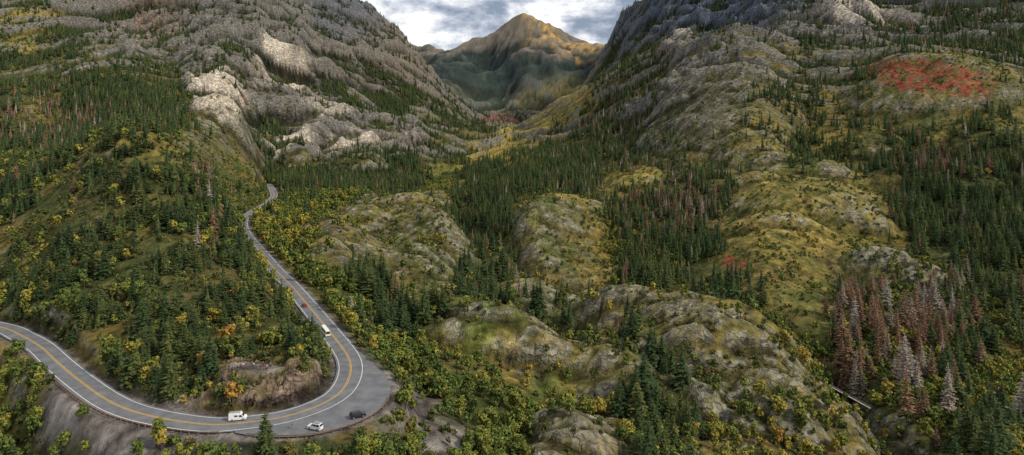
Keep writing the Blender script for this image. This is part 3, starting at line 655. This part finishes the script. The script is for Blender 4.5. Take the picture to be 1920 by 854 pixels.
# the bank right below the road edge stays clear of anything tall enough to overhang the pavement
def keep(q):
    u=q[:,0]/q[:,1]*F+960; vt=VH-(q[:,2]+q[:,3]-H)/q[:,1]*F
    return q[~((q[:,1]<193)&(u>330)&(u<740)&(vt<np.where(u<660,822,800)))]
qc=keep(qc);qj=keep(qj);qb=keep(qb)
qd=qd[~((qd[:,1]<262))]
rc=individuals(KC,np.vstack([lead,qc])); rj=individuals(KJ,qj); rd_=individuals(KD,qd); rb=individuals(KB,qb); rs=individuals(KS_,qs)
stuff('conifer_forest','dense dark green conifer forest covering the slopes','forest',KC.lo,M_con,M_bark,rc)
stuff('scrub_conifers','bushy olive conifers spread over the hillside','forest',KJ.lo,M_con,M_bark,rj)
stuff('dead_forest','rust brown dead conifers among the forest','forest',KD.lo,M_dead,M_grey,rd_)
stuff('aspen_thicket','thicket of green and yellow leafy trees','thicket',KB.lo,M_bush,M_bark,rb)
stuff('scrub','low olive scrub scattered over dry grass','scrub',KS_.lo,M_shr,M_bark,rs)

# ------------------------------------------------------------------ vehicles
white=simple('white_paint',(.75,.75,.74),.35,var=.04,spec=.5); black=simple('black_paint',(.02,.022,.03),.3,var=.1,spec=.5); redp=simple('red_paint',(.30,.02,.02),.35,var=.1,spec=.5)
cream=simple('cream_paint',(.72,.69,.58),.4,var=.06); glass=simple('dark_glass',(.015,.018,.022),.12,var=.1,spec=.6); tyre=simple('tyre_rubber',(.02,.02,.02),.9); rimm=simple('rim_metal',(.4,.4,.42),.4,.6)
lampm=simple('lamp_lens',(.75,.75,.70),.2); tailm=simple('tail_lens',(.35,.02,.02),.3); greyr=simple('grey_roof',(.25,.26,.27),.6)
def vehicle(name,label,cat,paint,Ln,Wd,prof,belt,roof,wins,wheels,group=None,roofm=None,extras=()):
    def hw(z): return Wd/2 if z<=belt else Wd/2-(z-belt)/(roof-belt)*Wd*.09
    e=bpy.data.objects.new(name,None); col.objects.link(e); e['label']=label; e['category']=cat
    if group: e['group']=group
    bm=bmesh.new(); a=[bm.verts.new((x,-hw(z),z)) for x,z in prof]; c=[bm.verts.new((x,hw(z),z)) for x,z in prof]; m=len(prof)
    bm.faces.new(a); bm.faces.new(c[::-1])
    for i in range(m): bm.faces.new((a[(i+1)%m],a[i],c[i],c[(i+1)%m]))
    bmesh.ops.recalc_face_normals(bm,faces=bm.faces)
    bmesh.ops.bevel(bm,geom=list(bm.edges),offset=.06,segments=2,affect='EDGES',clamp_overlap=True)
    me=bpy.data.meshes.new('body'); bm.to_mesh(me); me.materials.append(paint); ob('body',me,e)
    for (x0,x1,z0,z1,ins) in wins:
        for sg in(-1,1):
            v=[(x0,sg*(hw(z0)+.012),z0),(x1,sg*(hw(z0)+.012),z0),(x1-ins[1],sg*(hw(z1)+.012),z1),(x0+ins[0],sg*(hw(z1)+.012),z1)]
            ob('side_window',mk('side_window',v,[(0,1,2,3)],[glass]),e)
    for nm,(xa_,za,xb,zb) in extras:
        k=.86; v=[(xa_,-hw(za)*k,za),(xa_,hw(za)*k,za),(xb,hw(zb)*k,zb),(xb,-hw(zb)*k,zb)]
        sgn=1 if nm=='windscreen' else -1
        v=[(x+sgn*.035,y,z+.02) for x,y,z in v]
        ob(nm,mk(nm,v,[(0,1,2,3)],[glass]),e)
    r=wheels[1]
    tv_=[];tf_=[]; tube(tv_,tf_,(0,-.12,0),(0,.12,0),r,r,16); tf_+= [tuple(range(16)),tuple(range(31,15,-1))]
    tm_=mk('wheel',tv_,tf_,[tyre]); rv=[];rf=[]; tube(rv,rf,(0,-.13,0),(0,.13,0),r*.6,r*.6,12); rf+=[tuple(range(12)),tuple(range(23,11,-1))]; rm_=mk('rim',rv,rf,[rimm])
    for x in wheels[0]:
        for sg in(-1,1):
            w=ob('wheel',tm_,e); w.location=(x,sg*(Wd/2-.1),r); q=ob('rim',rm_,w)
    def plate(nm,x,y,z,w,h,mat):
        v=[(x,y-w,z-h),(x,y+w,z-h),(x,y+w,z+h),(x,y-w,z+h),(x-.06*np.sign(x),y-w,z-h),(x-.06*np.sign(x),y+w,z-h),(x-.06*np.sign(x),y+w,z+h),(x-.06*np.sign(x),y-w,z+h)]
        ob(nm,mk(nm,v,[(0,1,2,3),(7,6,5,4),(0,4,5,1),(1,5,6,2),(2,6,7,3),(3,7,4,0)],[mat]),e)
    for sg in(-1,1):
        plate('headlight',Ln/2+.02,sg*Wd*.36,belt*.72,.16,.09,lampm); plate('tail_light',-Ln/2-.02,sg*Wd*.4,belt*.8,.09,.14,tailm)
    if roofm:
        z=roof+.02; x0,x1=min(p[0] for p in prof if p[1]>roof-.05)+.15,max(p[0] for p in prof if p[1]>roof-.05)-.15; y=hw(roof)*.8
        v=[(x,yy,zz) for zz in(z,z+.14) for x,yy in((x0,-y),(x1,-y),(x1,y),(x0,y))]
        ob('roof_unit',mk('roof_unit',v,[(0,3,2,1),(4,5,6,7),(0,1,5,4),(1,2,6,5),(2,3,7,6),(3,0,4,7)],[roofm]),e)
    return e
def put(e,u,v,ang=None,off=0,z=.06,flip=False,sc=1.0,sz=1.0):
    x,y=g2w(u,v); 
    if ang is None:
        i=near(u,v); x,y=road[i]+nrm[i]*off; t=tan[i]; ang=math.atan2(t[1],t[0])+(math.pi if flip else 0)
    e.location=(x,y,z); e.rotation_euler=(0,0,ang); e.scale=(sc,sc,sc*sz)
def suv(name,label,cat,paint,roofm=None):
    prof=[(-2.35,.35),(2.3,.35),(2.4,.6),(2.35,.95),(1.15,1.08),(.45,1.68),(-2.0,1.72),(-2.35,1.1)]
    return vehicle(name,label,cat,paint,4.8,1.9,prof,1.06,1.72,[(-2.0,-.95,1.12,1.6,(.15,0)),(-.85,0,1.12,1.6,(0,0)),(.1,.85,1.12,1.6,(0,.5))],((-1.45,1.45),.38),None,roofm,(('windscreen',(1.10,1.12,.5,1.64)),('rear_window',(-2.33,1.14,-2.06,1.62))))
def sedan(name,label,cat,paint):
    prof=[(-2.2,.3),(2.2,.3),(2.25,.6),(2.1,.82),(1.0,.92),(.3,1.42),(-1.0,1.44),(-1.75,.98),(-2.2,.92)]
    return vehicle(name,label,cat,paint,4.5,1.8,prof,.92,1.44,[(-1.5,-.4,.98,1.36,(.4,0)),(-.3,.75,.98,1.36,(0,.45))],((-1.35,1.35),.33),None,None,(('windscreen',(.95,.96,.36,1.38)),('rear_window',(-1.7,1.0,-1.08,1.40))))
def vanb(name,label,cat,paint,roofm=None,Ln=6.0,Ht=2.85,Wd=2.2):
    h=Ln/2; prof=[(-h,.4),(h,.4),(h+.05,.8),(h-.1,1.25),(h-.9,1.45),(h-1.5,2.2),(h-1.9,Ht),(-h,Ht)]
    return vehicle(name,label,cat,paint,Ln,Wd,prof,1.4,Ht,[(h-2.4,h-1.15,1.45,2.1,(0,.55)),(h-4.0,h-2.9,1.6,2.1,(0,0))],((-h+1.2,h-1.1),.42),None,roofm,(('windscreen',(h-.92,1.5,h-1.5,2.18)),('rear_window',(-h,1.5,-h,2.2))))
def busb(name,label,cat,paint,roofm):
    h=5.6; prof=[(-h,.4),(h,.4),(h+.05,1.3),(h-.15,3.0),(-h,3.05)]
    return vehicle(name,label,cat,paint,11.2,2.55,prof,1.5,3.05,[(x,x+1.35,1.6,2.5,(0,0)) for x in(-5.2,-3.7,-2.2,-.7,.8,2.3,3.8)],((-3.6,3.9),.5),None,roofm,(('windscreen',(h+.0,1.4,h-.12,2.7)),('rear_window',(-h,1.6,-h,2.6))))
put(vanb('camper_van','white camper van with dark windows driving on the road','van',white,greyr),446,788,ang=math.radians(12),sc=.86)
put(suv('parked_car','white pickup style car parked at the turnout edge','car',white,greyr),591,806,ang=math.radians(160),z=.03,sz=1.25)
put(suv('parked_car','black sport utility car parked on the turnout','car',black),671,783,ang=math.radians(28),z=.03,sc=1.05,sz=1.1)
put(busb('coach_bus','white and cream coach bus with pale roof on the road','bus',cream,white),620,624,off=2.2,flip=True,sc=.85)
put(sedan('red_car','small dark red car driving on the mountain road','car',redp),575,573,off=2.0)
put(sedan('white_car','small white car far along the winding road','car',white),478,391,off=-2)

# ------------------------------------------------------------------ people
skin=simple('skin',(.45,.28,.2),.6); hairm=simple('hair',(.05,.035,.025),.7)
cloth=[simple('cloth_'+n_,c,.9) for n_,c in (('navy',(.03,.04,.09)),('white',(.7,.7,.68)),('black',(.02,.02,.022)),('red',(.35,.04,.03)),('grey',(.2,.2,.21)),('blue',(.06,.14,.35)),('tan',(.3,.22,.13)))]
def skinmesh(name,verts,edges,rad,mat):
    me=bpy.data.meshes.new(name); me.from_pydata(verts,edges,[]); o=bpy.data.objects.new(name,me); col.objects.link(o)
    md=o.modifiers.new('s','SKIN'); 
    for i,r in enumerate(rad): me.skin_vertices[0].data[i].radius=(r,r)
    me.skin_vertices[0].data[0].use_root=True
    o.modifiers.new('u','SUBSURF').levels=1
    dg=bpy.context.evaluated_depsgraph_get(); dg.update(); m2=bpy.data.meshes.new_from_object(o.evaluated_get(dg)); m2.name=name
    m2.materials.clear(); m2.materials.append(mat); bpy.data.objects.remove(o); return m2
J=dict(pel=(0,0,.95,.12),sp=(0,0,1.15,.115),ch=(0,0,1.36,.13),nk=(0,.0,1.5,.05),hd=(0,.01,1.6,.085),tp=(0,.01,1.72,.07))
for s_,n_ in((-1,'l'),(1,'r')):
    J.update({'sh'+n_:(s_*.18,0,1.41,.06),'el'+n_:(s_*.25,-.02,1.13,.042),'wr'+n_:(s_*.24,.10,.90,.03),'ha'+n_:(s_*.24,.13,.80,.035),
     'hp'+n_:(s_*.09,0,.88,.085),'kn'+n_:(s_*.10,.03*s_,.50,.06),'an'+n_:(s_*.11,.02*s_,.09,.04),'to'+n_:(s_*.12,.15,.04,.04)})
ED=[('pel','sp'),('sp','ch'),('ch','nk'),('nk','hd'),('hd','tp')]
for n_ in 'lr': ED+=[('ch','sh'+n_),('sh'+n_,'el'+n_),('el'+n_,'wr'+n_),('wr'+n_,'ha'+n_),('pel','hp'+n_),('hp'+n_,'kn'+n_),('kn'+n_,'an'+n_),('an'+n_,'to'+n_)]
def sub(keys,grow,name,mat):
    ks=[k for k in J if k in keys]; ix={k:i for i,k in enumerate(ks)}
    return skinmesh(name,[J[k][:3] for k in ks],[(ix[a],ix[b_]) for a,b_ in ED if a in ix and b_ in ix],[J[k][3]+grow for k in ks],mat)
bodym=sub(set(J),0,'body',skin)
jk=[sub({'sp','ch','shl','ell','wrl','shr','elr','wrr','pel'},.02,'jacket',c) for c in cloth]
tr=[sub({'pel','hpl','knl','anl','hpr','knr','anr'},.018,'trousers',c) for c in (cloth[0],cloth[2],cloth[4])]
bm=bmesh.new(); bmesh.ops.create_icosphere(bm,subdivisions=2,radius=.11); 
for v in list(bm.verts):
    if v.co.z<-.03 and v.co.y>-.02: v.co*=.7
    v.co+=Vector((0,-.015,1.69))
hm=bpy.data.meshes.new('hair'); bm.to_mesh(hm); hm.materials.append(hairm)
cn=['navy','white','black','red','grey','blue','tan']
def person(x,y,z,a,i,extra='standing on the gravel overlook'):
    e=bpy.data.objects.new('person',None); col.objects.link(e); e.location=(x,y,z); e.rotation_euler=(0,0,a); e.scale=(1.05,)*3
    e['label']='person in %s jacket %s'%(cn[i%7],extra); e['category']='person'; e['group']='visitors at the overlook'
    for m in(bodym,jk[i%7],tr[i%3],hm): ob(m.name.split('.')[0],m,e)
for i in range(17):
    a=random.uniform(0,6.28); x=ox+random.uniform(-7.8,7); y=oy+random.uniform(-2.6,1.8); person(x,y,zat(x,y)-.02,a,i*3+i//3)
x,y=g2w(548,804); person(x,y,.03,1.5,2,'standing on the paved turnout')
x,y,z=hit(702,678); person(x,y,z,1.5,5,'standing beside the turnout edge')

# ------------------------------------------------------------------ footbridge in the gorge, cabin, signs
wood=simple('pale_weathered_wood',(.36,.33,.30),.8,var=.2)
def walkway(p0,p1):
    d=p1-p0; L_=np.linalg.norm(d[:2])
    e=bpy.data.objects.new('footbridge',None); col.objects.link(e); e['label']='pale narrow wooden footbridge crossing the rocky gorge'; e['category']='footbridge'
    e.location=tuple(p0); e.rotation_euler=(0,-math.atan2(d[2],L_),math.atan2(d[1],d[0])); L3=np.linalg.norm(d)
    def box(nm,x0,x1,y0,y1,z0,z1):
        v=[(x,y,z) for z in(z0,z1) for x,y in((x0,y0),(x1,y0),(x1,y1),(x0,y1))]
        ob(nm,mk(nm,v,[(0,3,2,1),(4,5,6,7),(0,1,5,4),(1,2,6,5),(2,3,7,6),(3,0,4,7)],[wood]),e)
    box('deck',0,L3,-.42,.42,-.12,0)
    for s_ in(-.42,.36):
        box('handrail',0,L3,s_,s_+.06,1.0,1.06)
        k=0
        while k<L3: box('baluster',k,k+.06,s_-.005,s_+.065,.001,.998); k+=3
def onp(u,y): return (u-960)/F*y
pa=np.array([onp(1545,372),372,0.]); pb=np.array([onp(1632,335),335,0.])
pa[2]=H-(718-VH)/F*372; pb[2]=H-(766-VH)/F*335
walkway(pa,pb)
pinkw=simple('faded_pink_wall',(.40,.24,.20),.8); roofr=simple('brown_roof',(.16,.10,.08),.8)
hx,hy,hz=hit(1812,553)
e=bpy.data.objects.new('cabin',None); col.objects.link(e); e.location=(hx,hy,hz); e['label']='small pinkish cabin with brown gabled roof among conifers'; e['category']='cabin'; e.rotation_euler=(0,0,.3)
v=[(x,y,z) for z in(-1,2.6) for x,y in((-3,-2),(3,-2),(3,2),(-3,2))]+[(-3,0,4),(3,0,4)]
ob('wall',mk('wall',v,[(0,1,5,4),(2,3,7,6),(1,2,6,9,5),(3,0,4,8,7)],[pinkw]),e)
v=[(-3.4,-2.5,2.35),(3.4,-2.5,2.35),(3.4,0,4.12),(-3.4,0,4.12),(-3.4,2.5,2.35),(3.4,2.5,2.35)]
ob('roof',mk('roof',v,[(0,1,2,3),(3,2,5,4)],[roofr]),e)
ob('window',mk('window',[(-1.9,-2.02,1),(-.8,-2.02,1),(-.8,-2.02,1.9),(-1.9,-2.02,1.9)],[(0,1,2,3)],[glass]),e)
ob('door',mk('door',[(.8,-2.02,0),(1.7,-2.02,0),(1.7,-2.02,2),(.8,-2.02,2)],[(0,1,2,3)],[roofr]),e)
green=simple('green_sign',(.03,.16,.09),.5)
def sign(u,v,w,h,z,lab):
    x,y,zz=hit(u,v)
    e=bpy.data.objects.new('road_sign',None); col.objects.link(e); e.location=(x,y,zz); e['label']=lab; e['category']='road sign'
    V=[];Fc=[]; tube(V,Fc,(0,0,-.5),(0,0,z+h),.06,.06,6); ob('post',mk('post',V,Fc,[rimm]),e)
    vv=[(a,-.08+b_,c) for b_ in(0,.03) for a,c in((-w/2,z),(w/2,z),(w/2,z+h),(-w/2,z+h))]
    ob('panel',mk('panel',vv,[(0,1,2,3),(7,6,5,4),(0,4,5,1),(1,5,6,2),(2,6,7,3),(3,7,4,0)],[green]),e)
sign(424,380,4.5,2.2,2,'green rectangular road sign beside the winding road')
sign(692,676,.8,.8,1.6,'small green road sign beside the bend')

# ------------------------------------------------------------------ world
w=bpy.data.worlds.new('World'); scene.world=w; w.use_nodes=True; nt=w.node_tree; nt.nodes.clear(); L=nt.links.new
el,az=math.radians(40),math.radians(112)
sky=N(nt,'ShaderNodeTexSky'); sky.sky_type='NISHITA'; sky.sun_disc=False; sky.sun_elevation=el; sky.sun_rotation=az
b1=N(nt,'ShaderNodeBackground'); b1.inputs[1].default_value=.13; L(sky.outputs[0],b1.inputs[0])
tc=N(nt,'ShaderNodeTexCoord'); mp=N(nt,'ShaderNodeMapping'); mp.inputs['Scale'].default_value=(1,1,2.0); mp.inputs['Location'].default_value=(.35,0,.2); L(tc.outputs['Generated'],mp.inputs[0])
no=N(nt,'ShaderNodeTexNoise'); no.inputs['Scale'].default_value=11; no.inputs['Detail'].default_value=10; no.inputs['Roughness'].default_value=.6; no.inputs['Distortion'].default_value=.15; L(mp.outputs[0],no.inputs['Vector'])
r=N(nt,'ShaderNodeValToRGB'); cr=r.color_ramp; cr.elements[0].position=.38; cr.elements[0].color=(.22,.26,.34,1); cr.elements[1].position=.59; cr.elements[1].color=(1,.99,.97,1)
e_=cr.elements.new(.47); e_.color=(.46,.49,.56,1); L(no.outputs['Fac'],r.inputs[0])
b2=N(nt,'ShaderNodeBackground'); b2.inputs[1].default_value=1.25; L(r.outputs[0],b2.inputs[0])
ms=N(nt,'ShaderNodeMixShader'); ms.inputs[0].default_value=.87; L(b1.outputs[0],ms.inputs[1]); L(b2.outputs[0],ms.inputs[2])
wo=N(nt,'ShaderNodeOutputWorld'); L(ms.outputs[0],wo.inputs[0])
sl=bpy.data.lights.new('sun','SUN'); sl.energy=3.5; sl.angle=math.radians(6); sl.color=(1,.92,.79); so=bpy.data.objects.new('sun',sl); col.objects.link(so)
d=Vector((math.sin(az)*math.cos(el),math.cos(az)*math.cos(el),math.sin(el))); so.rotation_euler=d.to_track_quat('Z','Y').to_euler(); so.location=(0,0,300)
cam=bpy.data.cameras.new('camera'); co_=bpy.data.objects.new('camera',cam); col.objects.link(co_); scene.camera=co_
co_.location=(0,0,H); co_.rotation_euler=(math.pi/2,0,0); cam.sensor_width=36; cam.lens=36*F/1920; cam.shift_y=-(427-VH)/1920; cam.clip_end=40000; cam.clip_start=1
scene.view_settings.view_transform='Standard'; scene.view_settings.look='None'; scene.view_settings.exposure=0
